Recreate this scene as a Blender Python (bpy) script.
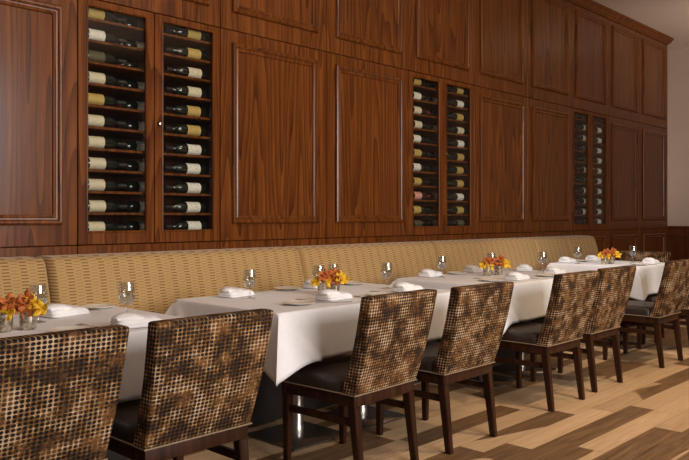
import bpy, bmesh, math, random
from mathutils import Vector, Matrix, Euler
random.seed(7)
PI = math.pi
S = bpy.context.scene
C = S.collection
for o in list(bpy.data.objects):
    bpy.data.objects.remove(o)

# ------------------------------------------------------------------ camera
FPX, CAM_H = 740.0, 1.2
TH = math.atan(710.5 / FPX)                      # view axis to the wall's long axis
cd = bpy.data.cameras.new('camera'); co = bpy.data.objects.new('camera', cd); C.objects.link(co)
co.location = (0, 0, CAM_H)
co.rotation_euler = (PI / 2, 0, -(PI / 2 - TH))
cd.sensor_width = 36; cd.lens = FPX / 689 * 36
cd.shift_y = -13 / 689; cd.shift_x = 0
cd.clip_start = .05; cd.clip_end = 100
S.camera = co

# ------------------------------------------------------------------ world, light, exposure
S.view_settings.view_transform = 'Standard'; S.view_settings.look = 'None'
S.view_settings.gamma = 1; S.view_settings.use_curve_mapping = False
S.view_settings.exposure = 0.0
w = bpy.data.worlds.new('world'); S.world = w; w.use_nodes = True
w.node_tree.nodes['Background'].inputs[0].default_value = (1, .86, .74, 1)
w.node_tree.nodes['Background'].inputs[1].default_value = .055

def area(name, loc, target, sx, sy, power, col=(1, 1, 1), spread=180):
    l = bpy.data.lights.new(name, 'AREA'); l.shape = 'RECTANGLE'; l.size = sx; l.size_y = sy
    l.energy = power; l.color = col; l.spread = math.radians(spread)
    o = bpy.data.objects.new(name, l); C.objects.link(o); o.location = loc
    o.rotation_euler = (Vector(target) - Vector(loc)).to_track_quat('-Z', 'Y').to_euler()
    return o
def spot(name, loc, target, power, angle, blend=.6, r=.06, col=(1, .8, .6)):
    l = bpy.data.lights.new(name, 'SPOT'); l.energy = power; l.spot_size = math.radians(angle)
    l.spot_blend = blend; l.shadow_soft_size = r; l.color = col
    o = bpy.data.objects.new(name, l); C.objects.link(o); o.location = loc
    o.rotation_euler = (Vector(target) - Vector(loc)).to_track_quat('-Z', 'Y').to_euler()
    return o
area('window_daylight', (2.5, -3.0, 2.2), (3.6, 3.4, .9), 3.4, 2.2, 330, (1, .95, .91))
for i, x in enumerate((1.6, 3.4, 5.4)):
    spot('wall_downlight', (x, 2.0, 3.75), (x + .2, 4.1, 1.15), (62, 62, 42)[i], 88, 1.0, .12, (1, .78, .56))
for i, x in enumerate((4.2, 6.0, 8.0)):
    spot('aisle_downlight', (x, .6, 3.75), (x, 1.0, 0), 250, 80, .9, .08, (1, .77, .50))
spot('added_table_fill', (4.9, 2.9, 3.75), (6.6, 3.1, .55), 260, 36, .8, .08, (1, .92, .86))  # added spot, whitens the left drape of the farthest table
area('added_far_wall_fill', (11.2, 4.40, 2.4), (11.95, 4.28, 2.5), .08, 2.5, 2.4, (1, .80, .68))  # unseen strip behind the panel end, added to brighten the far plaster
spot('added_ceiling_fill', (10.2, 1.6, 2.1), (10.4, 2.9, 3.82), 120, 100, 1.0, .15, (1, .82, .70))  # fill without a fixture, added to lift the far end of the ceiling

# ------------------------------------------------------------------ materials
def newmat(name):
    m = bpy.data.materials.new(name); m.use_nodes = True
    nt = m.node_tree; return m, nt, nt.nodes['Principled BSDF']
def nd(nt, t, **kw):
    n = nt.nodes.new(t)
    for k, v in kw.items(): setattr(n, k, v)
    return n
def math_(nt, op, a, b=None, c=None, clamp=False):
    n = nd(nt, 'ShaderNodeMath', operation=op); n.use_clamp = clamp
    for i, v in enumerate((a, b, c)):
        if v is None: continue
        if isinstance(v, (int, float)): n.inputs[i].default_value = v
        else: nt.links.new(v, n.inputs[i])
    return n.outputs[0]
def mix_(nt, f, a, b, mode='MIX'):
    n = nd(nt, 'ShaderNodeMix', data_type='RGBA', blend_type=mode)
    for i, v in ((0, f), (6, a), (7, b)):
        if isinstance(v, (int, float)): n.inputs[i].default_value = v
        elif isinstance(v, tuple): n.inputs[i].default_value = v if len(v) == 4 else v + (1,)
        else: nt.links.new(v, n.inputs[i])
    return n.outputs[2]
def ramp(nt, fac, stops):
    n = nd(nt, 'ShaderNodeValToRGB'); e = n.color_ramp.elements
    while len(e) < len(stops): e.new(.5)
    for i, (p, c) in enumerate(stops):
        e[i].position = p; e[i].color = c if len(c) == 4 else tuple(c) + (1,)
    nt.links.new(fac, n.inputs[0]); return n.outputs[0]
def noise(nt, vec, scale, detail=2, rough=.5, dist=0):
    n = nd(nt, 'ShaderNodeTexNoise'); n.inputs['Scale'].default_value = scale
    n.inputs['Detail'].default_value = detail; n.inputs['Roughness'].default_value = rough
    n.inputs['Distortion'].default_value = dist
    nt.links.new(vec, n.inputs['Vector']); return n.outputs['Fac']
def mapping(nt, vec, scale=(1, 1, 1), loc=(0, 0, 0)):
    n = nd(nt, 'ShaderNodeMapping'); n.inputs['Scale'].default_value = scale; n.inputs['Location'].default_value = loc
    nt.links.new(vec, n.inputs['Vector']); return n.outputs[0]
def bump(nt, p, h, strength, dist=.002):
    n = nd(nt, 'ShaderNodeBump'); n.inputs['Strength'].default_value = strength; n.inputs['Distance'].default_value = dist
    nt.links.new(h, n.inputs['Height']); nt.links.new(n.outputs[0], p.inputs['Normal'])
def simple(name, col, rough=.5, metal=0, coat=0, spec=.5, nscale=0, namt=.15):
    m, nt, p = newmat(name)
    p.inputs['Roughness'].default_value = rough; p.inputs['Metallic'].default_value = metal
    p.inputs['Coat Weight'].default_value = coat; p.inputs['Specular IOR Level'].default_value = spec
    tc = nd(nt, 'ShaderNodeTexCoord')
    f = noise(nt, tc.outputs['Object'], nscale or 12, 3)
    d = tuple(c * (1 - namt) for c in col); l = tuple(min(1, c * (1 + namt)) for c in col)
    nt.links.new(ramp(nt, f, [(.3, d), (.7, l)]), p.inputs['Base Color'])
    return m
def wood(name, dark, mid, light, rough=.38, coat=.05, fig=15, sx=1.0):
    """oak with vertical cathedral figure, fine pores"""
    m, nt, p = newmat(name)
    tc = nd(nt, 'ShaderNodeTexCoord'); oi = nd(nt, 'ShaderNodeObjectInfo')
    off = nd(nt, 'ShaderNodeCombineXYZ'); nt.links.new(math_(nt, 'MULTIPLY', oi.outputs['Random'], 37.0), off.inputs[0])
    nt.links.new(math_(nt, 'MULTIPLY', oi.outputs['Random'], 11.0), off.inputs[1])
    va = nd(nt, 'ShaderNodeVectorMath', operation='ADD'); nt.links.new(tc.outputs['Object'], va.inputs[0]); nt.links.new(off.outputs[0], va.inputs[1])
    v = va.outputs[0]
    big = noise(nt, mapping(nt, v, (4.6 * sx, 4.6 * sx, .30)), 1.0, 1.2, .4, .1)
    cath = math_(nt, 'FRACT', math_(nt, 'MULTIPLY', big, fig))
    cath = math_(nt, 'POWER', cath, 2.0)
    pores = noise(nt, mapping(nt, v, (190, 190, 4)), 1, 3, .6)
    streak = noise(nt, mapping(nt, v, (30, 30, .4)), 1, 3, .55)
    f = math_(nt, 'ADD', math_(nt, 'MULTIPLY', cath, .24), math_(nt, 'MULTIPLY', pores, .52))
    f = math_(nt, 'ADD', f, math_(nt, 'MULTIPLY', streak, .44))
    nt.links.new(ramp(nt, f, [(.34, light), (.56, mid), (.88, dark)]), p.inputs['Base Color'])
    p.inputs['Roughness'].default_value = rough; p.inputs['Coat Weight'].default_value = coat
    p.inputs['Coat Roughness'].default_value = .2; p.inputs['Specular IOR Level'].default_value = .13
    bump(nt, p, pores, .15, .001)
    return m

M = {}
M['oak'] = wood('stained_oak', (.024, .006, .002), (.122, .034, .006), (.215, .068, .013))
M['oak_gloss'] = wood('oak_moulding', (.024, .006, .002), (.122, .034, .006), (.215, .068, .013), .3, .5)
M['oak_dark'] = wood('cabinet_oak', (.030, .009, .004), (.10, .030, .010), (.15, .048, .015))
M['chair_wood'] = wood('chair_wood', (.012, .005, .003), (.032, .012, .006), (.055, .021, .010), .4, .1, 8)
M['plaster'] = simple('wall_plaster', (.50, .40, .33), .85, nscale=3, namt=.03)
M['ceiling'] = simple('ceiling_paint', (.60, .50, .42), .9, nscale=2, namt=.03)
M['cloth'] = simple('tablecloth_cotton', (.79, .775, .795), .9, nscale=30, namt=.02, spec=.15)
M['napkin'] = simple('napkin_cotton', (.86, .85, .86), .9, nscale=30, namt=.02, spec=.15)
M['leather'] = simple('seat_leather', (.030, .019, .014), .42, spec=.35, nscale=40, namt=.25)
M['piping'] = simple('seat_piping', (.24, .165, .10), .7, nscale=80)
M['steel'] = simple('brushed_steel', (.62, .58, .54), .36, 1, nscale=40, namt=.08)
M['base_steel'] = simple('base_plate_steel', (.055, .040, .029), .12, 0, coat=1, nscale=20, namt=.2)
M['cutlery'] = simple('cutlery_steel', (.55, .52, .50), .22, 1, nscale=30, namt=.1)
M['china'] = simple('bone_china', (.84, .80, .70), .18, coat=.4, nscale=8, namt=.02)
M['plinth'] = simple('banquette_plinth', (.022, .014, .010), .7)
M['table_board'] = simple('table_board', (.12, .07, .04), .6)
M['bottle'] = simple('bottle_glass', (.010, .012, .010), .10, coat=.5, nscale=6, namt=.3)
M['capsule_red'] = simple('capsule_red', (.16, .02, .02), .35, nscale=20)
M['capsule_black'] = simple('capsule_black', (.02, .018, .018), .35, nscale=20)
M['knob'] = simple('knob_nickel', (.80, .72, .62), .2, 1, nscale=20, namt=.05)
M['orange'] = simple('orange_petal', (.44, .11, .018), .6, nscale=60, namt=.45)
M['yellow'] = simple('yellow_petal', (.78, .46, .02), .6, nscale=50, namt=.25)
M['stem'] = simple('flower_stem', (.08, .11, .03), .6, nscale=40, namt=.3)

def label_mat(name, col, ink):
    m, nt, p = newmat(name)
    tc = nd(nt, 'ShaderNodeTexCoord')
    v = tc.outputs['Object']
    lines = noise(nt, mapping(nt, v, (70, 70, 420)), 1, 2)
    f = math_(nt, 'MULTIPLY', math_(nt, 'GREATER_THAN', lines, .60), .6)
    nt.links.new(mix_(nt, f, col, ink), p.inputs['Base Color']); p.inputs['Roughness'].default_value = .6
    return m
M['label_cream'] = label_mat('cream_label', (.72, .63, .46), (.20, .15, .10))
M['label_white'] = label_mat('white_label', (.80, .76, .68), (.16, .14, .14))
M['label_gold'] = label_mat('gold_label', (.55, .38, .11), (.16, .10, .03))
M['label_pink'] = label_mat('pink_label', (.75, .35, .30), (.35, .05, .05))
M['label_dark'] = label_mat('dark_label', (.08, .07, .04), (.25, .20, .08))

def mercury():
    m, nt, p = newmat('mercury_glass')
    tc = nd(nt, 'ShaderNodeTexCoord'); f = noise(nt, tc.outputs['Object'], 55, 4, .65)
    nt.links.new(ramp(nt, f, [(.35, (.16, .12, .08)), (.5, (.55, .48, .38)), (.7, (.80, .74, .62))]), p.inputs['Base Color'])
    p.inputs['Metallic'].default_value = .85; p.inputs['Roughness'].default_value = .25
    bump(nt, p, f, .4, .003); return m
M['mercury'] = mercury()

def thin_glass(name, tint, base, edge):
    m = bpy.data.materials.new(name); m.use_nodes = True; nt = m.node_tree
    nt.nodes.clear(); out = nd(nt, 'ShaderNodeOutputMaterial')
    tr = nd(nt, 'ShaderNodeBsdfTransparent'); tr.inputs[0].default_value = tint + (1,)
    gl = nd(nt, 'ShaderNodeBsdfGlossy'); gl.inputs['Roughness'].default_value = .03; gl.inputs[0].default_value = (1, 1, 1, 1)
    lw = nd(nt, 'ShaderNodeLayerWeight'); lw.inputs[0].default_value = .5
    f = math_(nt, 'ADD', math_(nt, 'MULTIPLY', math_(nt, 'POWER', lw.outputs['Facing'], 2.5), edge), base, clamp=True)
    mx = nd(nt, 'ShaderNodeMixShader'); nt.links.new(f, mx.inputs[0]); nt.links.new(tr.outputs[0], mx.inputs[1]); nt.links.new(gl.outputs[0], mx.inputs[2])
    nt.links.new(mx.outputs[0], out.inputs[0]); return m
M['pane'] = thin_glass('cabinet_glass', (.94, .95, .93), .022, .15)
M['goblet'] = thin_glass('goblet_glass', (.91, .92, .92), .10, .62)
M['water'] = thin_glass('goblet_water', (.95, .97, .98), .16, .45)

def bench_fabric():
    m, nt, p = newmat('banquette_weave')
    tc = nd(nt, 'ShaderNodeTexCoord'); sp = nd(nt, 'ShaderNodeSeparateXYZ'); nt.links.new(tc.outputs['Object'], sp.inputs[0])
    x, z = sp.outputs[0], sp.outputs[2]
    wob = math_(nt, 'MULTIPLY', math_(nt, 'SUBTRACT', noise(nt, mapping(nt, tc.outputs['Object'], (9, 9, 30)), 1, 2), .5), .5)
    cx = math_(nt, 'ADD', math_(nt, 'DIVIDE', x, .046), wob)
    col = math_(nt, 'FLOOR', cx)
    half = math_(nt, 'MULTIPLY', math_(nt, 'FLOORED_MODULO', col, 2.0), .5)
    fz = math_(nt, 'FRACT', math_(nt, 'ADD', math_(nt, 'DIVIDE', z, .0165), half))
    fx = math_(nt, 'FRACT', cx)
    dz = math_(nt, 'ABSOLUTE', math_(nt, 'SUBTRACT', fz, .5))
    dx = math_(nt, 'ABSOLUTE', math_(nt, 'SUBTRACT', fx, .5))
    a = math_(nt, 'SMOOTH_MIN', math_(nt, 'MULTIPLY', math_(nt, 'SUBTRACT', .24, dz), 9, clamp=True), math_(nt, 'MULTIPLY', math_(nt, 'SUBTRACT', .48, dx), 9, clamp=True), .05)
    thread = noise(nt, mapping(nt, tc.outputs['Object'], (500, 500, 500)), 1, 1)
    base = mix_(nt, math_(nt, 'MULTIPLY', thread, .6), (.49, .315, .130), (.38, .235, .090))
    c = mix_(nt, math_(nt, 'MULTIPLY', a, math_(nt, 'SUBTRACT', .92, half)), base, (.175, .088, .024))
    nt.links.new(c, p.inputs['Base Color']); p.inputs['Roughness'].default_value = .75; p.inputs['Sheen Weight'].default_value = .2
    p.inputs['Specular IOR Level'].default_value = .25
    bump(nt, p, math_(nt, 'SUBTRACT', 1.0, a), .25, .003); return m
M['weave'] = bench_fabric()

def chair_fabric():
    m, nt, p = newmat('dotted_chair_fabric')
    tc = nd(nt, 'ShaderNodeTexCoord'); oi = nd(nt, 'ShaderNodeObjectInfo')
    sp = nd(nt, 'ShaderNodeSeparateXYZ'); nt.links.new(tc.outputs['Object'], sp.inputs[0])
    z = sp.outputs[2]
    ns = nd(nt, 'ShaderNodeSeparateXYZ'); nt.links.new(tc.outputs['Normal'], ns.inputs[0])
    side = math_(nt, 'GREATER_THAN', math_(nt, 'ABSOLUTE', ns.outputs[0]), .7)
    yy = math_(nt, 'ADD', sp.outputs[1], math_(nt, 'MULTIPLY', z, .26))
    h = math_(nt, 'ADD', math_(nt, 'MULTIPLY', sp.outputs[0], math_(nt, 'SUBTRACT', 1.0, side)), math_(nt, 'MULTIPLY', yy, side))
    u = math_(nt, 'DIVIDE', h, .0172); v = math_(nt, 'DIVIDE', z, .0142)
    fu = math_(nt, 'SUBTRACT', math_(nt, 'FRACT', u), .5); fv = math_(nt, 'SUBTRACT', math_(nt, 'FRACT', v), .5)
    r = math_(nt, 'SQRT', math_(nt, 'ADD', math_(nt, 'MULTIPLY', fu, fu), math_(nt, 'MULTIPLY', fv, fv)))
    dot = math_(nt, 'MULTIPLY', math_(nt, 'SUBTRACT', .49, r), 7, clamp=True)
    off = nd(nt, 'ShaderNodeVectorMath', operation='ADD'); nt.links.new(tc.outputs['Object'], off.inputs[0])
    cb = nd(nt, 'ShaderNodeCombineXYZ'); nt.links.new(math_(nt, 'MULTIPLY', oi.outputs['Random'], 40), cb.inputs[1]); nt.links.new(cb.outputs[0], off.inputs[1])
    n1 = noise(nt, mapping(nt, off.outputs[0], (1, 1, 1)), 13, 4, .65)
    n2 = noise(nt, mapping(nt, off.outputs[0], (1, 1, 1), (5, 3, 9)), 12, 3, .6)
    spk = math_(nt, 'MULTIPLY', math_(nt, 'SUBTRACT', noise(nt, off.outputs[0], 130, 2), .5), .22)
    n1 = math_(nt, 'ADD', n1, spk); n2 = math_(nt, 'ADD', n2, spk)
    ground = ramp(nt, n1, [(.40, (.055, .028, .014)), (.485, (.18, .085, .026)), (.55, (.34, .195, .092)), (.62, (.54, .375, .235))])
    dots = ramp(nt, n2, [(.40, (.008, .006, .006)), (.54, (.022, .013, .009)), (.64, (.14, .062, .020))])
    nt.links.new(mix_(nt, dot, ground, dots), p.inputs['Base Color'])
    p.inputs['Roughness'].default_value = .75; p.inputs['Specular IOR Level'].default_value = .15
    bump(nt, p, dot, .2, .002); return m
M['dotted'] = chair_fabric()

def floor_mat():
    m, nt, p = newmat('mixed_plank_floor')
    tc = nd(nt, 'ShaderNodeTexCoord'); sp = nd(nt, 'ShaderNodeSeparateXYZ'); nt.links.new(tc.outputs['Object'], sp.inputs[0])
    x, y = sp.outputs[0], sp.outputs[1]
    W, L = .15, 1.0
    yr = math_(nt, 'DIVIDE', y, W); row = math_(nt, 'FLOOR', yr); fy = math_(nt, 'FRACT', yr)
    wn = nd(nt, 'ShaderNodeTexWhiteNoise', noise_dimensions='1D'); nt.links.new(math_(nt, 'ADD', row, 17.0), wn.inputs['W'])
    xr = math_(nt, 'ADD', math_(nt, 'DIVIDE', x, L), math_(nt, 'MULTIPLY', wn.outputs['Value'], 7.0))
    idx = math_(nt, 'FLOOR', xr); fx = math_(nt, 'FRACT', xr)
    cb = nd(nt, 'ShaderNodeCombineXYZ'); nt.links.new(math_(nt, 'ADD', row, 17.0), cb.inputs[0]); nt.links.new(idx, cb.inputs[1])
    w2 = nd(nt, 'ShaderNodeTexWhiteNoise', noise_dimensions='2D'); nt.links.new(cb.outputs[0], w2.inputs['Vector'])
    rnd = w2.outputs['Value']; sc = nd(nt, 'ShaderNodeSeparateColor'); nt.links.new(w2.outputs['Color'], sc.inputs[0])
    pv = nd(nt, 'ShaderNodeCombineXYZ'); nt.links.new(math_(nt, 'MULTIPLY', x, .55), pv.inputs[0]); nt.links.new(math_(nt, 'MULTIPLY', y, 2.8), pv.inputs[1])
    nt.links.new(math_(nt, 'MULTIPLY', rnd, 63), pv.inputs[2])
    heart = noise(nt, pv.outputs[0], 1.0, .5, .4)
    hs = math_(nt, 'ADD', heart, math_(nt, 'MULTIPLY', math_(nt, 'SUBTRACT', sc.outputs[0], .5), 1.0))
    hm = math_(nt, 'MULTIPLY', math_(nt, 'SUBTRACT', hs, .495), 130, clamp=True)
    gv = nd(nt, 'ShaderNodeCombineXYZ'); nt.links.new(math_(nt, 'MULTIPLY', x, 3), gv.inputs[0]); nt.links.new(math_(nt, 'MULTIPLY', y, 60), gv.inputs[1]); nt.links.new(math_(nt, 'MULTIPLY', rnd, 30), gv.inputs[2])
    g = noise(nt, gv.outputs[0], 1, 4, .6, .6)
    light = ramp(nt, g, [(.3, (.46, .29, .155)), (.7, (.64, .44, .26))])
    dark = ramp(nt, g, [(.3, (.080, .040, .018)), (.7, (.24, .135, .062))])
    c = mix_(nt, hm, light, dark)
    c = mix_(nt, math_(nt, 'MULTIPLY', sc.outputs[1], .35), c, (.16, .085, .04), 'MIX')
    ey = math_(nt, 'GREATER_THAN', math_(nt, 'ABSOLUTE', math_(nt, 'SUBTRACT', fy, .5)), .49)
    ex = math_(nt, 'GREATER_THAN', math_(nt, 'ABSOLUTE', math_(nt, 'SUBTRACT', fx, .5)), .498)
    gap = math_(nt, 'MULTIPLY', math_(nt, 'MAXIMUM', ey, ex), .6)
    c = mix_(nt, gap, c, (.03, .017, .01))
    nt.links.new(c, p.inputs['Base Color']); p.inputs['Roughness'].default_value = .42
    p.inputs['Specular IOR Level'].default_value = .4
    return m
M['floor'] = floor_mat()

# ------------------------------------------------------------------ mesh helpers
def finish(name, bm, mat, parent=None, smooth=True, angle=40, loc=None, solid=0):
    bmesh.ops.recalc_face_normals(bm, faces=bm.faces)
    me = bpy.data.meshes.new(name); bm.to_mesh(me); bm.free()
    if smooth:
        for p in me.polygons: p.use_smooth = True
        me.set_sharp_from_angle(angle=math.radians(angle))
    me.materials.append(M[mat] if isinstance(mat, str) else mat)
    o = bpy.data.objects.new(name, me); C.objects.link(o)
    if parent: o.parent = parent
    if loc: o.location = loc
    if solid:
        md = o.modifiers.new('thickness', 'SOLIDIFY'); md.thickness = solid; md.offset = 1
    return o
def box(bm, x0, x1, y0, y1, z0, z1, bev=0, seg=2):
    vs = [bm.verts.new((x, y, z)) for z in (z0, z1) for y in (y0, y1) for x in (x0, x1)]
    fs = [bm.faces.new([vs[i] for i in f]) for f in ((0, 2, 3, 1), (4, 5, 7, 6), (0, 1, 5, 4), (2, 6, 7, 3), (0, 4, 6, 2), (1, 3, 7, 5))]
    if bev:
        es = list({e for f in fs for e in f.edges})
        bmesh.ops.bevel(bm, geom=es, offset=bev, segments=seg, affect='EDGES', profile=.5)
def bar(bm, a, b, wa, wb, bev=.003):
    """tapered square bar from a to b; wa, wb = (x, y) sizes at its ends"""
    vs = []
    for p, s in ((a, wa), (b, wb)):
        for sx, sy in ((-1, -1), (1, -1), (1, 1), (-1, 1)):
            vs.append(bm.verts.new((p[0] + sx * s[0] / 2, p[1] + sy * s[1] / 2, p[2])))
    fs = [bm.faces.new(vs[:4]), bm.faces.new(vs[4:])]
    for i in range(4):
        j = (i + 1) % 4; fs.append(bm.faces.new((vs[i], vs[j], vs[4 + j], vs[4 + i])))
    bmesh.ops.bevel(bm, geom=list({e for f in fs for e in f.edges}), offset=bev, segments=2, affect='EDGES')
def lathe(bm, prof, n=24, axis='z', c=(0, 0, 0)):
    rings = []
    for r, t in prof:
        ring = []
        for i in range(n):
            a = 2 * PI * i / n
            p = (r * math.cos(a), r * math.sin(a), t) if axis == 'z' else (t, r * math.cos(a), r * math.sin(a))
            ring.append(bm.verts.new((p[0] + c[0], p[1] + c[1], p[2] + c[2])))
        rings.append(ring)
    for A, B in zip(rings, rings[1:]):
        for i in range(n):
            j = (i + 1) % n; bm.faces.new((A[i], A[j], B[j], B[i]))
    for R in (rings[0], rings[-1]):
        bm.faces.new(R)
def loft(bm, rings, cap0=True, cap1=True):
    R = [[bm.verts.new(p) for p in r] for r in rings]
    n = len(R[0])
    for A, B in zip(R, R[1:]):
        for i in range(n):
            j = (i + 1) % n; bm.faces.new((A[i], A[j], B[j], B[i]))
    if cap0: bm.faces.new(R[0])
    if cap1: bm.faces.new(R[-1])
def rrect(w, d, r, seg=4):
    pts = []
    for cx, cy, a0 in ((w / 2 - r, d / 2 - r, 0), (-w / 2 + r, d / 2 - r, 90), (-w / 2 + r, -d / 2 + r, 180), (w / 2 - r, -d / 2 + r, 270)):
        for k in range(seg + 1):
            a = math.radians(a0 + 90 * k / seg); pts.append((cx + r * math.cos(a), cy + r * math.sin(a)))
    return pts
def tube(bm, pts, rad, n=8):
    pts = [Vector(p) for p in pts]; rings = []
    for i, p in enumerate(pts):
        t = (pts[min(i + 1, len(pts) - 1)] - pts[max(i - 1, 0)]).normalized()
        u = t.cross(Vector((0, 0, 1)) if abs(t.z) < .9 else Vector((1, 0, 0))).normalized(); v = t.cross(u)
        r = rad[i] if isinstance(rad, (list, tuple)) else rad
        rings.append([tuple(p + (u * math.cos(2 * PI * k / n) + v * math.sin(2 * PI * k / n)) * r) for k in range(n)])
    loft(bm, rings)
def tag(o, label=None, cat=None, group=None, kind=None):
    if label: o['label'] = label
    if cat: o['category'] = cat
    if group: o['group'] = group
    if kind: o['kind'] = kind
    return o
def empty(name, loc, rz=0):
    o = bpy.data.objects.new(name, None); C.objects.link(o); o.location = loc; o.rotation_euler = (0, 0, rz)
    o.empty_display_size = .05
    return o
def copy_tree(o, parent=None):
    c = o.copy(); C.objects.link(c)
    if parent: c.parent = parent
    for ch in [k for k in o.children]:
        copy_tree(ch, c)
    return c
def place(proto, used, loc, rz, label, cat, group=None):
    o = proto if not used else copy_tree(proto)
    used.append(1)
    o.location = loc; o.rotation_euler = (0, 0, rz)
    for k in ('label', 'category', 'group'):
        if k in o: del o[k]
    return tag(o, label, cat, group)

# ------------------------------------------------------------------ setting
WY = 4.10            # face of the oak wall
X0, MOD = 2.03, 1.0075
Z_BASE, Z_SEAM, Z_TOP, Z_CEIL = 1.035, 2.49, 3.72, 3.82
MX = [.01, 1.02, 2.03, 3.05, 4.068, 5.082, 6.098, 7.11, 8.125, 9.12, 10.105, 11.10]
mx = lambda k: MX[k + 2]
XEND = MX[-1]
XF = 11.95
bm = bmesh.new(); box(bm, -3, XF + .1, -4, 4.7, -.1, 0); tag(finish('floor', bm, 'floor', smooth=False), kind='structure')
bm = bmesh.new(); box(bm, -3, XF + .1, -4, 4.7, Z_CEIL, Z_CEIL + .1); tag(finish('ceiling', bm, 'ceiling', smooth=False), kind='structure')
bm = bmesh.new(); box(bm, -3, XF + .1, 4.56, 4.7, 0, Z_CEIL); tag(finish('wall_back', bm, 'plaster', smooth=False), kind='structure')
bm = bmesh.new(); box(bm, XF, XF + .15, -4, 4.56, 0, Z_CEIL); tag(finish('wall_right', bm, 'plaster', smooth=False), kind='structure')

PROFILE = [(0, 0), (0, .012), (.004, .020), (.012, .025), (.021, .024), (.028, .018), (.031, .011), (.038, .010), (.046, .013), (.054, .010), (.058, .002), (.058, -.003)]
def frame_sweep(bm, x0, x1, z0, z1, yf, prof=PROFILE):
    """mitred picture-frame moulding on a wall facing -y"""
    rings = []
    for sx, sz in ((0, 0), (1, 0), (1, 1), (0, 1)):
        ring = []
        for i, h in prof:
            x = x1 - i if sx else x0 + i; z = z1 - i if sz else z0 + i
            ring.append(bm.verts.new((x, yf - h, z)))
        rings.append(ring)
    n = len(prof)
    for k in range(4):
        A, B = rings[k], rings[(k + 1) % 4]
        for i in range(n - 1): bm.faces.new((A[i], A[i + 1], B[i + 1], B[i]))
tn = [0]
def wall_module(x0, x1, z0, z1, px=None, pz=None):
    """one oak board module of the panelled wall, its moulding round a raised field"""
    tn[0] += 1
    cx, cz = (x0 + x1) / 2, (z0 + z1) / 2
    bm = bmesh.new()
    g = .0025
    box(bm, x0 + g - cx, x1 - g - cx, 0, .06, z0 + g - cz, z1 - g - cz, .002, 1)
    if px:
        n0 = len(bm.faces)
        frame_sweep(bm, px[0] - cx, px[1] - cx, pz[0] - cz, pz[1] - cz, 0)
        for f in list(bm.faces)[n0:]: f.material_index = 1
    o = finish('trim_%d' % tn[0], bm, 'oak', angle=25, loc=(cx, WY, cz)); tag(o, kind='structure')
    o.data.materials.append(M['oak_gloss'])
    return o
CAB = (0, 3, 6)
for k in range(-2, 9):
    xa, xb = mx(k), mx(k + 1)
    if k not in CAB:
        wall_module(xa, xb, Z_BASE, Z_SEAM, (xa + .095, xb - .095), (1.155, 2.405))
    wall_module(xa, xb, Z_SEAM, Z_TOP, (xa + .10, xb - .10), (2.615, 3.66))
    wall_module(xa, xb, .14, Z_BASE, (xa + .10, xb - .10), (.24, .965))
# core behind the boards, crown, base, end return
XL = MX[0]
bm = bmesh.new()
box(bm, XL, XEND, WY + .055, 4.555, 0, Z_BASE - .002); box(bm, XL, XEND, WY + .055, 4.555, Z_SEAM + .002, Z_CEIL)
for k in range(-2, 9):
    if k not in CAB:
        box(bm, mx(k), mx(k + 1), WY + .055, 4.555, Z_BASE - .002, Z_SEAM + .002)
tag(finish('wall_panelling', bm, 'oak_dark', smooth=False), kind='structure')
bm = bmesh.new()
cp = [(0, 0), (.012, 0), (.016, .012), (.030, .022), (.045, .040), (.052, .060), (.066, .068), (.070, .098), (0, .098)]
rings = []
for x in (XL, XEND):
    rings.append([(x, WY - a, Z_TOP + b) for a, b in cp])
rings[1] = [(XEND + a, WY - a, Z_TOP + b) for a, b in cp]
rings.append([(XEND + a, 4.55, Z_TOP + b) for a, b in cp])
loft(bm, rings); tag(finish('trim_crown', bm, 'oak', angle=30), kind='structure')
bm = bmesh.new(); box(bm, XL, XEND + .015, WY - .018, WY + .055, 0, .138, .004); tag(finish('baseboard_back', bm, 'oak'), kind='structure')
bm = bmesh.new(); box(bm, XEND - .001, XEND + .012, WY + .001, 4.55, .14, Z_TOP); tag(finish('trim_end', bm, 'oak'), kind='structure')
# dark oak wainscot on the far wall
bm = bmesh.new()
box(bm, XF - .03, XF, -4, 4.55, 0, 1.03)
box(bm, XF - .05, XF, -4, 4.55, 1.03, 1.06, .006)
for k in range(8):
    y1 = 4.42 - k * .95; y0 = y1 - .78
    b2 = bmesh.new(); frame_sweep(b2, -y1, -y0, .22, .93, 0)
    for v in b2.verts: v.co = Vector((XF - .03 + v.co.y, -v.co.x, v.co.z))
    me = bpy.data.meshes.new('t'); b2.to_mesh(me); b2.free(); bm.from_mesh(me); bpy.data.meshes.remove(me)
tag(finish('trim_wainscot', bm, 'oak_dark', angle=25), kind='structure')

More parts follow.
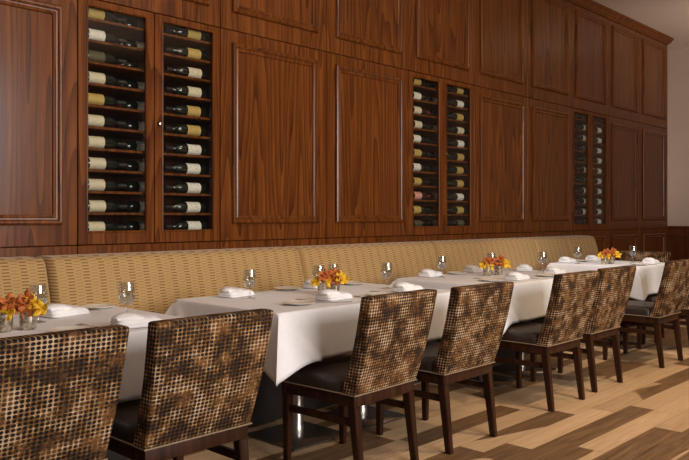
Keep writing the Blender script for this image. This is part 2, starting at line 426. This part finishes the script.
# ------------------------------------------------------------------ wine cabinets and bottles
NROW, ROW0, ROWH = 11, 1.083, .1288
def cabinet(ci, xa, W, word):
    root = empty('wine_cabinet', (xa, WY, Z_BASE))
    tag(root, '%s built-in oak wine cabinet with two glass doors' % word, 'wine cabinet', 'wine cabinets in the oak wall')
    zo = -Z_BASE
    bm = bmesh.new()
    box(bm, .004, W - .004, .44, .452, zo + Z_BASE + .003, zo + Z_SEAM - .003)
    box(bm, .004, .024, .032, .44, zo + Z_BASE + .003, zo + Z_SEAM - .003)
    box(bm, W - .024, W - .004, .032, .44, zo + Z_BASE + .003, zo + Z_SEAM - .003)
    box(bm, .024, W - .024, .032, .44, zo + Z_BASE + .003, zo + Z_BASE + .02)
    box(bm, .024, W - .024, .032, .44, zo + Z_SEAM - .023, zo + Z_SEAM - .003)
    finish('cabinet_body', bm, 'oak_dark', root, smooth=False)
    for r in range(NROW):
        z = zo + ROW0 + r * ROWH
        bm = bmesh.new(); box(bm, .0245, W - .0245, .036, .439, z, z + .016, .002, 1)
        finish('shelf', bm, 'oak', root)
    half = W / 2
    for d in (0, 1):
        a = .004 + d * (half - .001); b = a + half - .007
        st = .055
        bm = bmesh.new()
        z0, z1 = zo + Z_BASE + .003, zo + Z_SEAM - .003; g0, g1 = zo + 1.112, zo + 2.447
        box(bm, a, a + st, 0, .026, z0, z1, .002, 1); box(bm, b - st, b, 0, .026, z0, z1, .002, 1)
        box(bm, a + st, b - st, 0, .026, z0, g0, .002, 1); box(bm, a + st, b - st, 0, .026, g1, z1, .002, 1)
        bead = [(-.006, 0), (-.006, .004), (0, .006), (.004, .003), (.006, -.006)]
        frame_sweep(bm, a + st, b - st, g0, g1, 0, bead)
        dr = finish('door', bm, 'oak', root, angle=25)
        bm = bmesh.new(); box(bm, a + st - .004, b - st + .004, .012, .016, g0 - .004, g1 + .004)
        finish('glass_pane', bm, 'pane', dr, smooth=False)
        if d == 1:
            bm = bmesh.new(); lathe(bm, [(.002, 0), (.006, -.001), (.006, -.012), (.011, -.016), (.013, -.021), (.010, -.027), (.003, -.029)], 16)
            for v in bm.verts: v.co = Vector((a + .026 + v.co.x, v.co.z, v.co.y + zo + 1.79))
            finish('knob', bm, 'knob', dr)
    return root
for i, word in enumerate(('nearest', 'middle', 'farthest')): cabinet(i, mx(3 * i), mx(3 * i + 1) - mx(3 * i), word)

def bottle_mesh():
    bm = bmesh.new()
    lathe(bm, [(.012, .003), (.033, .0), (.0365, .005), (.0365, .195), (.033, .212), (.024, .228), (.016, .240), (.0142, .252), (.0142, .288), (.0155, .290), (.0155, .302), (.010, .304)], 20, 'x')
    return bm
def make_bottle():
    b = finish('wine_bottle', bottle_mesh(), 'bottle')
    bm = bmesh.new(); lathe(bm, [(.0366, .045), (.0370, .045), (.0370, .148), (.0366, .148)], 20, 'x'); finish('label', bm, 'label_cream', b)
    bm = bmesh.new(); lathe(bm, [(.0144, .245), (.0148, .245), (.0148, .2895), (.0161, .290), (.0161, .3025), (.0108, .3045)], 16, 'x'); finish('capsule', bm, 'capsule_black', b)
    return b
bproto = make_bottle(); bused = []
lab_mesh = {}
def lab(kind):
    if kind not in lab_mesh:
        src = [c for c in bproto.children if c.name.startswith('label')][0].data
        me = src.copy(); me.materials.clear(); me.materials.append(M['label_' + kind]); lab_mesh[kind] = me
    return lab_mesh[kind]
cap_mesh = {}
def capm(kind):
    if kind not in cap_mesh:
        src = [c for c in bproto.children if c.name.startswith('capsule')][0].data
        me = src.copy(); me.materials.clear(); me.materials.append(M['capsule_' + kind]); cap_mesh[kind] = me
    return cap_mesh[kind]
ORD = ['top', 'second', 'third', 'fourth', 'fifth', 'sixth', 'seventh', 'eighth', 'ninth', 'tenth', 'bottom']
def put_bottle(cab, word, row, xbase, flip, y, kind, where):
    """row counts from the top; flip = neck towards -x"""
    xa = mx(3 * cab)
    z = ROW0 + (NROW - 1 - row) * ROWH + .016 + .0372
    shelf = '%s shelf' % ORD[row] if row in (0, 10) else '%s shelf from top' % ORD[row]
    colr = {'cream': 'cream', 'white': 'white', 'gold': 'gold', 'pink': 'pink', 'dark': 'dark'}[kind]
    o = place(bproto, bused, (xa + xbase, WY + y, z), PI if flip else 0,
              '%s labelled wine bottle %s of the %s, %s wine cabinet' % (colr, where, shelf, word), 'wine bottle',
              'wine bottles in the %s cabinet' % word)
    roll = random.uniform(-.35, .35)
    o.rotation_euler = (roll, 0, PI if flip else 0)
    for c in o.children:
        if c.name.startswith('label'): c.data = lab(kind)
        else: c.data = capm(random.choice(('black',) * 11 + ('red',)))
L1 = ['gold', 'white', 'dark', 'cream', 'gold', 'cream', 'cream', 'cream', 'cream', 'cream', 'cream']
R1 = ['dark', 'white', 'dark', 'white', 'white', 'white', 'white', 'white', 'white', 'white', 'cream']
D1 = ['gold', 'gold', 'cream', 'cream', 'gold', 'gold', 'white', 'white', 'white', 'white', 'white']
L2 = ['gold', 'white', 'cream', 'cream', 'white', 'gold', 'white', 'gold', 'pink', 'gold', 'dark']
R2 = ['dark', 'white', 'dark', 'white', 'dark', 'dark', 'dark', 'dark', 'white', 'dark', 'white']
D2 = ['gold', 'white', 'gold', 'cream', 'white', 'gold', 'gold', 'gold', 'white', 'gold', 'dark']
for r in range(NROW):
    put_bottle(0, 'nearest', r, .052 + random.uniform(-.008, .008), False, .085, L1[r], 'left')
    put_bottle(0, 'nearest', r, .625 + random.uniform(-.012, .012), True, .17, R1[r], 'centre')
    put_bottle(0, 'nearest', r, .945 + random.uniform(-.008, .008), True, .085, D1[r], 'right')
    put_bottle(1, 'middle', r, .105 + random.uniform(-.01, .01), False, .085, L2[r], 'left')
    put_bottle(1, 'middle', r, .695 + random.uniform(-.012, .012), True, .17, R2[r], 'centre')
    put_bottle(1, 'middle', r, .965 + random.uniform(-.008, .008), True, .085, D2[r], 'right')
    put_bottle(2, 'farthest', r, .565 + random.uniform(-.02, .02), True, .085, 'white' if r in (1, 2, 5, 7, 8, 9) else 'dark', 'left of centre')
    if r > 0:
        put_bottle(2, 'farthest', r, .95 + random.uniform(-.008, .008), True, .085, 'white', 'right')

# ------------------------------------------------------------------ banquette along the wall
def banquette(xa, xb, label):
    root = empty('banquette', ((xa + xb) / 2, 3.6, 0)); tag(root, label, 'banquette', 'banquette sections along the oak wall')
    hw = (xb - xa) / 2; g = .004
    bm = bmesh.new(); box(bm, -hw, hw, -.28, .46, .0, .30, .004); finish('base', bm, 'plinth', root)
    bm = bmesh.new(); box(bm, -hw + g, hw - g, -.32, .20, .302, .455, .035, 4); finish('seat_cushion', bm, 'weave', root)
    # backrest: puffed slab, raked, rounded shoulders
    bm = bmesh.new()
    nx, nz = 120, 40; z0, z1 = .44, .985; t = .17
    def pt(i, j, side):
        u, v = i / nx, j / nz
        x = -hw + g + (2 * hw - 2 * g) * u
        ex = min(u, 1 - u) * 2 * hw
        rc = .03
        zt = z1
        if ex < rc: zt = z1 - (rc - math.sqrt(max(0, rc * rc - (rc - ex) ** 2))) * .75
        z = z0 + (zt - z0) * v
        ease = lambda d, r: 0 if d > r else (r - math.sqrt(max(0, r * r - (r - d) ** 2)))
        dep = 1.3 * ease(ex, .036) + ease((1 - v) * (z1 - z0), .05) * .9
        y = (.13 + .13 * v) + dep - .015 * math.sin(PI * v) if side == 0 else (.46)
        return (x, y, z)
    F = [[bm.verts.new(pt(i, j, 0)) for j in range(nz + 1)] for i in range(nx + 1)]
    B = [[bm.verts.new(pt(i, j, 1)) for j in range(nz + 1)] for i in range(nx + 1)]
    for i in range(nx):
        for j in range(nz):
            bm.faces.new((F[i][j], F[i + 1][j], F[i + 1][j + 1], F[i][j + 1]))
            bm.faces.new((B[i][j], B[i][j + 1], B[i + 1][j + 1], B[i + 1][j]))
        bm.faces.new((F[i][nz], F[i + 1][nz], B[i + 1][nz], B[i][nz])); bm.faces.new((F[i][0], B[i][0], B[i + 1][0], F[i + 1][0]))
    for j in range(nz):
        bm.faces.new((F[0][j], F[0][j + 1], B[0][j + 1], B[0][j])); bm.faces.new((F[nx][j], B[nx][j], B[nx][j + 1], F[nx][j + 1]))
    finish('backrest', bm, 'weave', root, angle=60)
BX = [-.05, 1.75, 3.57, 5.15, 6.83, 7.52, 8.23]
BL = ['tan woven banquette section at the left edge, behind the nearest orchids', 'tan woven banquette section below the nearest wine cabinet',
      'tan woven banquette section behind the second table, below the middle wine cabinet\'s left door', 'tan woven banquette section behind the third table and its orchids',
      'narrow tan woven banquette section, second from the far end', 'tan woven banquette section at the far end of the bench']
for i in range(6): banquette(BX[i], BX[i + 1], BL[i])

# ------------------------------------------------------------------ tables and cloths
T = .755
TAB = [(.43, 1.87, 2.58, 3.42, 'nearest'), (2.25, 3.69, 2.58, 3.42, 'second'), (4.12, 5.56, 2.60, 3.44, 'third'), (6.52, 7.36, 2.66, 3.52, 'farthest')]
def table(x0, x1, y0, y1, word, ped):
    cx, cy = (x0 + x1) / 2, (y0 + y1) / 2
    root = empty('dining_table', (cx, cy, 0)); py = 0 if word != 'farthest' else -.12; tag(root, '%s dining table on steel pedestals, under a white cloth' % word, 'table', 'dining tables along the banquette')
    a, b = (x1 - x0) / 2 - .012, (y1 - y0) / 2 - .012
    bm = bmesh.new(); box(bm, -a, a, -b, b, .715, .749, .004); finish('tabletop', bm, 'table_board', root)
    for px in ped:
        bm = bmesh.new(); lathe(bm, [(.036, .0125), (.036, .06), (.033, .064), (.033, .70), (.10, .702), (.10, .714)], 28)
        bmesh.ops.translate(bm, verts=bm.verts, vec=(px, py, 0)); finish('column', bm, 'steel', root)
        bm = bmesh.new(); box(bm, px - .20, px + .20, py - .20, py + .20, 0, .012, .003); finish('base_plate', bm, 'base_steel', root)
    # cloth
    seg = 30; N = []
    def per():
        pts = []
        A, B2, r = (x1 - x0) / 2, (y1 - y0) / 2, .012
        for s, (ax, ay, bx, by) in enumerate(((-A, -B2, A, -B2), (A, -B2, A, B2), (A, B2, -A, B2), (-A, B2, -A, -B2))):
            L = math.hypot(bx - ax, by - ay); n = max(24, int(L / .022))
            nx_, ny_ = ((by - ay) / L, -(bx - ax) / L)
            for k in range(n):
                q = k / n; q = q - .06 * math.sin(4 * PI * q) / 2 if False else q
                pts.append((ax + (bx - ax) * q, ay + (by - ay) * q, nx_, ny_, q * L, L, s))
        return pts
    P = per(); rings = []
    ph = random.uniform(0, 6)
    for f in (.5, .8, .97): rings.append([(p[0] * f, p[1] * f, T + .0008 * math.sin(p[4] * 9 + ph)) for p in P])
    prof = [(-.008, T), (-.0025, T - .0012), (.001, T - .005)] + [(0, T - .005 - 0.240 * k / 14) for k in range(1, 15)]
    for q, (o, z) in enumerate(prof):
        ring = []
        t = max(0, (T - .005 - z) / 0.240)
        for (x, y, nx_, ny_, s, L, sd) in P:
            dc = min(s, L - s); g = math.exp(-(dc / .10) ** 2)
            cxs = 1 if x > 0 else -1; cys = 1 if y > 0 else -1
            und = .010 * math.sin(s * 7.5 + ph + sd * 2) * t * min(1, dc / .2) + .004 * math.sin(s * 17 + ph * 2) * t
            off = o + .030 * t ** .8 + und
            # a pleat hangs beside each corner
            cr = -math.exp(-((dc - .02 - .20 * t) / .016) ** 2) * .016 * t ** .7 + .010 * t * math.exp(-((dc - .055 - .20 * t) / .022) ** 2)
            fl = (.095 if word != 'farthest' else .06) * t ** .85 * g
            ox = nx_ * (off - cr) + cxs * fl * (1 if abs(nx_) < .5 else .6); oy = ny_ * (off - cr) + cys * fl * (1 if abs(ny_) < .5 else .6)
            if dc < 1e-6:
                ox = cxs * (off * .9 + fl); oy = cys * (off * .9 + fl)
            zz = z - (.050 if y < 0 else .018) * t * g + .010 * t * math.sin(s * 4.2 + ph)
            ring.append((x + ox, y + oy, zz))
        rings.append(ring)
    bm = bmesh.new(); loft(bm, rings, True, False)
    bmesh.ops.triangulate(bm, faces=[f for f in bm.faces if len(f.verts) > 4])
    cl = finish('tablecloth', bm, 'cloth', angle=75, loc=(cx, cy, 0), solid=.002)
    tag(cl, 'white tablecloth hanging over the %s table' % word, 'tablecloth', 'white tablecloths')
table(*TAB[0], (-.25, .28)); table(*TAB[1], (-.22, .30)); table(*TAB[2], (-.22, .30)); table(*TAB[3], (-.17,))

# ------------------------------------------------------------------ chairs
def make_chair():
    root = empty('dining_chair', (0, 0, 0))
    bm = bmesh.new()
    box(bm, -.225, .225, -.235, -.205, .345, .398, .003); box(bm, -.225, .225, .205, .235, .345, .398, .003)
    box(bm, -.225, -.195, -.206, .206, .345, .398, .003); box(bm, .195, .225, -.206, .206, .345, .398, .003)
    finish('seat_frame', bm, 'chair_wood', root)
    for sx in (-1, 1):
        bm = bmesh.new(); bar(bm, (sx * .205, -.255, 0), (sx * .203, -.2145, .3445), (.030, .034), (.044, .044)); finish('leg', bm, 'chair_wood', root)
        bm = bmesh.new(); bar(bm, (sx * .205, .214, 0), (sx * .203, .212, .3445), (.030, .030), (.042, .042)); finish('leg', bm, 'chair_wood', root)
        bm = bmesh.new(); box(bm, sx * .204 - .010, sx * .204 + .010, -.206, .198, .255, .288, .003); finish('stretcher', bm, 'chair_wood', root)
    # padded seat
    bm = bmesh.new(); rings = []
    for z, k, r in ((.399, .97, .03), (.403, 1.0, .035), (.440, 1.0, .04), (.458, .985, .05), (.468, .94, .06), (.473, .82, .06), (.476, .45, .04)):
        rings.append([(x, y + .035, z) for x, y in rrect(.462 * k, .415 * k, r * k, 5)])
    loft(bm, rings); st = finish('seat', bm, 'leather', root, angle=50)
    bm = bmesh.new()
    tube(bm, [(x, y + .035, .4025) for x, y in rrect(.468, .42, .035, 5)][0:1] + [(x, y + .035, .4025) for x, y in rrect(.468, .42, .035, 5)], .0032, 6)
    finish('piping', bm, 'piping', st)
    # backrest: upholstered slab raked backwards, a little wider at the top
    bm = bmesh.new(); rings = []
    n = 14
    for i in range(n + 1):
        v = i / n; z = .398 + .437 * v
        yb = -.243 - .115 * v - .012 * math.sin(PI * v)      # rear face
        th = .088 - .022 * v; w_ = .462 + .048 * v
        rings.append([(x, y + yb + th / 2, z + .010 * (1 - (2 * x / w_) ** 2) * v * v) for x, y in rrect(w_, th, .013, 3)])
    for k, dz in ((.985, .007), (.95, .011), (.80, .014)):
        th = .066; w_ = .51
        rings.append([(x * (1 - (1 - k) * .12), y * k - .358 + .033, .835 + dz + .010 * (1 - (2 * x / w_) ** 2)) for x, y in rrect(w_, th, .013, 3)])
    loft(bm, rings); bk = finish('backrest', bm, 'dotted', root, angle=45)
    bm = bmesh.new()
    tube(bm, [(-.233, -.160, .401), (-.234, -.244, .401), (.234, -.244, .401), (.233, -.160, .401)], .0035, 6)
    finish('piping', bm, 'piping', bk)
    return root
cproto = make_chair(); cused = []
CH = [(.985, 2.50, .0, 'dotted brown dining chair at the bottom left corner, before the nearest orchids'),
      (1.585, 2.49, .0, 'dotted brown dining chair between the nearest two tables, second from left'),
      (2.628, 2.50, .042, 'dotted brown dining chair before the second table, its left one'),
      (3.28, 2.47, .0, 'dotted brown dining chair before the second table, its right one'),
      (4.39, 2.50, .0, 'dotted brown dining chair before the third table, its left one'),
      (5.05, 2.53, .0, 'dotted brown dining chair before the third table, its right one'),
      (6.20, 2.51, .0, 'dotted brown dining chair before the farthest table, its left one'),
      (6.93, 2.52, .0, 'dotted brown dining chair cut off by the right edge of the photo')]
for x, y, rz, lb in CH:
    place(cproto, cused, (x, y, 0), rz, lb, 'chair', 'dining chairs along the tables')
place(cproto, cused, (7.24, 3.02, 0), PI / 2, 'dotted brown dining chair drawn up to the far end of the farthest table', 'chair', 'dining chairs along the tables')

# ------------------------------------------------------------------ table settings
def make_goblet():
    bm = bmesh.new()
    lathe(bm, [(.0005, .0), (.033, .0), (.0335, .002), (.020, .005), (.007, .010), (.0048, .020), (.0048, .045), (.008, .055), (.020, .063), (.032, .078), (.0375, .098), (.0375, .118), (.0345, .145), (.0328, .158),
               (.0315, .158), (.0332, .145), (.0362, .118), (.0362, .098), (.0307, .080), (.018, .066), (.0005, .063)], 28)
    g = finish('water_goblet', bm, 'goblet')
    bm = bmesh.new(); lathe(bm, [(.001, .0645), (.017, .0665), (.0300, .081), (.0355, .098), (.0355, .106), (.001, .106)], 28); finish('water', bm, 'water', g)
    return g
def make_napkin():
    bm = bmesh.new()
    base = rrect(.205, .118, .022, 6); rings = []
    for k, z in ((.90, .0005), (.99, .004), (1.0, .009), (.975, .0125), (.955, .0135), (.975, .0145), (.985, .020), (.94, .029), (.83, .036), (.62, .041), (.3, .043)):
        h = z / .043
        rings.append([(x * k + .006 * h * math.sin(y * 40), y * k + .010 * h, z + h * (.006 * math.sin(x * 26 + 1) - .07 * x + .004 * math.sin(y * 60))) for x, y in base])
    loft(bm, rings)
    flap = [(-.092, -.045), (-.02, -.058), (.055, -.050), (.088, -.020), (.080, .028), (.01, .046), (-.07, .040), (-.098, .0)]
    rings = []
    for k, z in ((.97, .026), (1.0, .031), (.97, .036), (.8, .043), (.45, .048)):
        rings.append([(x * k - .012, y * k + .012, z - .10 * x * z / .05 + .004 * math.sin(y * 70 + x * 30)) for x, y in flap])
    loft(bm, rings)
    return finish('folded_napkin', bm, 'napkin', angle=60)
def make_plate():
    bm = bmesh.new()
    lathe(bm, [(.001, .0), (.042, .0), (.046, .003), (.060, .006), (.078, .011), (.081, .013), (.079, .0145), (.060, .0095), (.044, .006), (.001, .0055)], 36)
    return finish('bread_plate', bm, 'china')
def flat(bm, outline, z0, th):
    lo = [bm.verts.new((x, y, z0)) for x, y in outline]; hi = [bm.verts.new((x, y, z0 + th)) for x, y in outline]
    bm.faces.new(lo); bm.faces.new(hi); n = len(lo)
    for i in range(n):
        j = (i + 1) % n; bm.faces.new((lo[i], lo[j], hi[j], hi[i]))
def make_fork():
    bm = bmesh.new()
    flat(bm, [(-.009, -.09), (.009, -.09), (.008, -.05), (.0035, .0), (.004, .03), (.012, .045), (.013, .06), (-.013, .06), (-.012, .045), (-.004, .03), (-.0035, 0), (-.008, -.05)], .001, .0025)
    for k in range(4):
        x = -.0105 + k * .007; box(bm, x - .0018, x + .0018, .059, .098, .001, .0035)
    return finish('fork', bm, 'cutlery', smooth=False)
def make_knife():
    bm = bmesh.new()
    flat(bm, [(-.007, -.10), (.007, -.10), (.006, -.02), (.006, 0), (.010, .012), (.011, .07), (.006, .10), (-.004, .105), (-.006, .06), (-.006, 0), (-.006, -.02)], .001, .003)
    return finish('table_knife', bm, 'cutlery', smooth=False)
def make_spoon():
    bm = bmesh.new()
    flat(bm, [(-.007, -.08), (.007, -.08), (.004, .02), (-.004, .02)], .001, .0025)
    b2 = [(.015 * math.cos(a * PI / 8), .042 + .025 * math.sin(a * PI / 8)) for a in range(16)]
    flat(bm, b2, .001, .004)
    return finish('spoon', bm, 'cutlery', smooth=False)
PROTO = {'goblet': (make_goblet(), [], 'glass', 'water goblets'), 'napkin': (make_napkin(), [], 'napkin', 'folded white napkins'), 'plate': (make_plate(), [], 'plate', 'bread plates'),
         'fork': (make_fork(), [], 'fork', 'forks on the tables'), 'knife': (make_knife(), [], 'knife', 'knives on the tables'), 'spoon': (make_spoon(), [], 'spoon', 'spoons on the tables')}
ZT = T + .0032
def item(kind, x, y, rz, label, z=None):
    p, used, cat, grp = PROTO[kind]
    return place(p, used, (x, y, (ZT if z is None else z)), rz, label, cat, grp)
H = PI / 2
# nearest table
item('napkin', 1.53, 3.21, .25, 'folded white napkin by the banquette, right of the nearest orchids')
item('plate', 1.75, 3.33, 0, 'bread plate by the banquette at the right end of the nearest table')
item('knife', 1.64, 3.29, 1.3, 'knife between napkin and plate at the back of the nearest table')
item('goblet', 1.35, 3.08, 0, 'water goblet behind the nearest orchids')
item('goblet', 1.67, 2.92, 0, 'water goblet in front of the banquette, alone at the right of nearest table')
item('napkin', 1.585, 2.68, -.1, 'folded white napkin over the front edge, between the nearest two chairs')
item('plate', 1.32, 2.71, 0, 'bread plate behind the nearest chair back')
item('fork', 1.445, 2.80, .1, 'fork beside the napkin at the front of the nearest table')
# second table
item('napkin', 2.56, 3.29, .2, 'folded white napkin beside the left goblet on the second table')
item('goblet', 2.53, 3.14, 0, 'water goblet at the left end of the second table')
item('plate', 3.00, 3.36, 0, 'bread plate at the back of the second table, left of the orchids')
item('knife', 2.86, 3.33, 1.2, 'knife at the back of the second table, right of the goblet')
item('napkin', 3.24, 3.34, .2, 'folded white napkin behind the orchids on the second table')
item('plate', 3.53, 3.32, 0, 'bread plate at the back right of the second table')
item('plate', 2.53, 2.75, 0, 'bread plate at the front left corner of the second table')
item('fork', 2.68, 2.82, .1, 'fork between plate and napkin in front of the second table\'s orchids')
item('napkin', 2.83, 2.79, .1, 'folded white napkin in front of the orchids on the second table')
item('knife', 2.72, 2.69, 1.15, 'knife before the napkin at the front edge of the second table')
item('spoon', 3.0, 2.74, 0, 'spoon right of the front napkin on the second table')
item('plate', 3.12, 2.72, 0, 'bread plate behind the second table\'s left chair')
item('fork', 3.28, 2.83, .1, 'fork at the front right of the second table')
item('napkin', 3.44, 2.78, .1, 'folded white napkin behind the second table\'s right chair')
item('goblet', 3.48, 2.98, 0, 'water goblet at the right end of the second table')
item('goblet', 3.02, 3.11, 0, 'water goblet just behind the second table\'s orchids, left of two')
item('goblet', 3.18, 3.15, 0, 'water goblet just behind the second table\'s orchids, right of two')
# third table
item('napkin', 4.43, 3.36, .15, 'folded white napkin beside the left goblet on the third table')
item('goblet', 4.40, 3.24, 0, 'water goblet at the left end of the third table')
item('plate', 4.74, 3.34, 0, 'bread plate between goblet and back napkin on the third table')
item('napkin', 5.02, 3.37, .15, 'folded white napkin left of the third table\'s orchids')
item('fork', 4.50, 2.92, .1, 'fork at the front left of the third table')
item('plate', 4.38, 2.81, 0, 'bread plate at the front left of the third table')
item('napkin', 4.62, 2.74, .1, 'folded white napkin in front of the third table\'s orchids')
item('spoon', 4.78, 2.75, 0, 'spoon right of the front napkin on the third table')
item('goblet', 5.00, 3.20, 0, 'water goblet just behind the third table\'s orchids')
item('napkin', 5.44, 3.16, .4, 'folded white napkin at the back right of the third table')
item('goblet', 5.48, 3.02, 0, 'water goblet at the right end of the third table')
item('napkin', 5.28, 2.80, .1, 'folded white napkin behind the third table\'s right chair')
item('plate', 5.02, 2.73, 0, 'bread plate behind the third table\'s left chair, near the front edge')
# farthest table
item('napkin', 6.72, 3.43, .1, 'folded white napkin at the back left of the farthest table')
item('goblet', 6.60, 3.27, 0, 'water goblet at the left end of the farthest table')
item('plate', 6.93, 3.40, 0, 'bread plate at the back of the farthest table')
item('napkin', 7.18, 3.38, .1, 'folded white napkin at the back right of the farthest table')
item('goblet', 7.16, 2.97, 0, 'water goblet at the right end of the farthest table')
item('plate', 6.78, 2.76, 0, 'bread plate at the front of the farthest table')
item('napkin', 7.10, 2.77, .1, 'folded white napkin at the front right of the farthest table')
item('knife', 6.93, 2.76, .1, 'knife left of the front napkin on the farthest table')

# ------------------------------------------------------------------ orchids in mercury glass votives
def make_vase():
    bm = bmesh.new()
    lathe(bm, [(.001, 0), (.029, 0), (.032, .004), (.034, .03), (.0345, .060), (.0355, .076), (.0335, .077), (.0325, .06), (.031, .012), (.001, .010)], 28)
    return finish('votive_vase', bm, 'mercury')
vproto = make_vase(); vproto.scale = (.93, .93, .90); vused = []
def petal(bm, c, d, up, L, W, curl):
    d = d.normalized(); s = d.cross(up).normalized(); n = s.cross(d)
    nu, nv = 5, 4; G = []
    for i in range(nu + 1):
        u = i / nu; wv = W * math.sin(PI * min(.98, u * .9 + .08)) ** .8
        G.append([bm.verts.new(c + d * L * u + s * wv * (v / nv - .5) + n * (curl * u * u * L - .5 * abs(v / nv - .5) * wv * .6)) for v in range(nv + 1)])
    for i in range(nu):
        for v in range(nv): bm.faces.new((G[i][v], G[i + 1][v], G[i + 1][v + 1], G[i][v + 1]))
def make_orchid(base, tip, face, mat, size, rr, label):
    """a stem that leans out of its vase and carries one bloom"""
    b, t = Vector(base), Vector(tip)
    bm = bmesh.new(); mid = (b + t) / 2 + Vector((0, 0, .01))
    tube(bm, [(0, 0, 0), tuple(mid - b), tuple(t - b)], [.0022, .002, .0016], 6)
    o = finish('orchid', bm, 'stem', loc=base); tag(o, label, 'flower', 'orchids in the votive vases')
    bm = bmesh.new(); f = Vector(face).normalized(); c = t - b
    a = f.cross(Vector((0, 0, 1))).normalized(); k = a.cross(f)
    for q in range(5):
        an = 2 * PI * q / 5 + rr.uniform(-.2, .2) + .3
        d = a * math.cos(an) + k * math.sin(an) + f * rr.uniform(.15, .5)
        petal(bm, c, d, f, size * rr.uniform(.85, 1.15), size * rr.uniform(.6, .85), rr.uniform(-.2, .25))
    for q in range(2):
        petal(bm, c + f * .004, f + k * rr.uniform(-.7, .2) + a * rr.uniform(-.4, .4), k, size * .6, size * .45, .3)
    finish('bloom', bm, mat, o, angle=80, solid=.0012)
    return o
WHO = ['nearest', 'second', 'third', 'farthest']
VASES = [((1.185, 2.94), (1.25, 2.925)), ((2.94, 2.99), (3.025, 2.985)), ((4.79, 3.10), (4.90, 3.07)), ((6.70, 3.05), (6.80, 3.03))]
for ti, (va, vb) in enumerate(VASES):
    dx = Vector((vb[0] - va[0], vb[1] - va[1])); 
    if ti == 0: va, vb = (1.150, 2.925), (1.238, 2.915)
    rr = random.Random(30 + ti)
    for q, (vx, vy) in enumerate((va, vb)):
        place(vproto, vused, (vx, vy, ZT), rr.uniform(0, 6), 'silver mottled votive vase, %s of the pair on the %s table' % (('left', 'right')[q], WHO[ti]), 'vase', 'votive vases with orchids')
        blooms = [('yellow', -.040, .080), ('orange', -.014, .112), ('yellow', .022, .076), ('orange', .022, .118)] if q == 0 else [('orange', -.034, .098), ('orange', .0, .084), ('orange', .004, .126), ('yellow', .056, .088), ('yellow', .030, .108)]
        nm = {0: ['left yellow', 'left orange', 'right yellow', 'right orange'], 1: ['upper left orange', 'lower orange', 'topmost orange', 'rightmost yellow', 'upper yellow']}[q]
        for i, (mt, ox, oz) in enumerate(blooms):
            # spread along the view's left-right direction
            rx, ry = .69 * ox, -.72 * ox
            fr = rr.uniform(-.5, .5)
            make_orchid((vx + rx * .15, vy + ry * .15, ZT + .03), (vx + rx - .012, vy + ry - .012 + rr.uniform(-.01, .01), ZT + oz - .004), (-.72 + fr * .5, -.69 - fr * .5, .25 + rr.uniform(-.2, .3)), mt, .037, rr,
                        '%s orchid in the %s votive vase on the %s table' % (nm[i], ('left', 'right')[q], WHO[ti]))
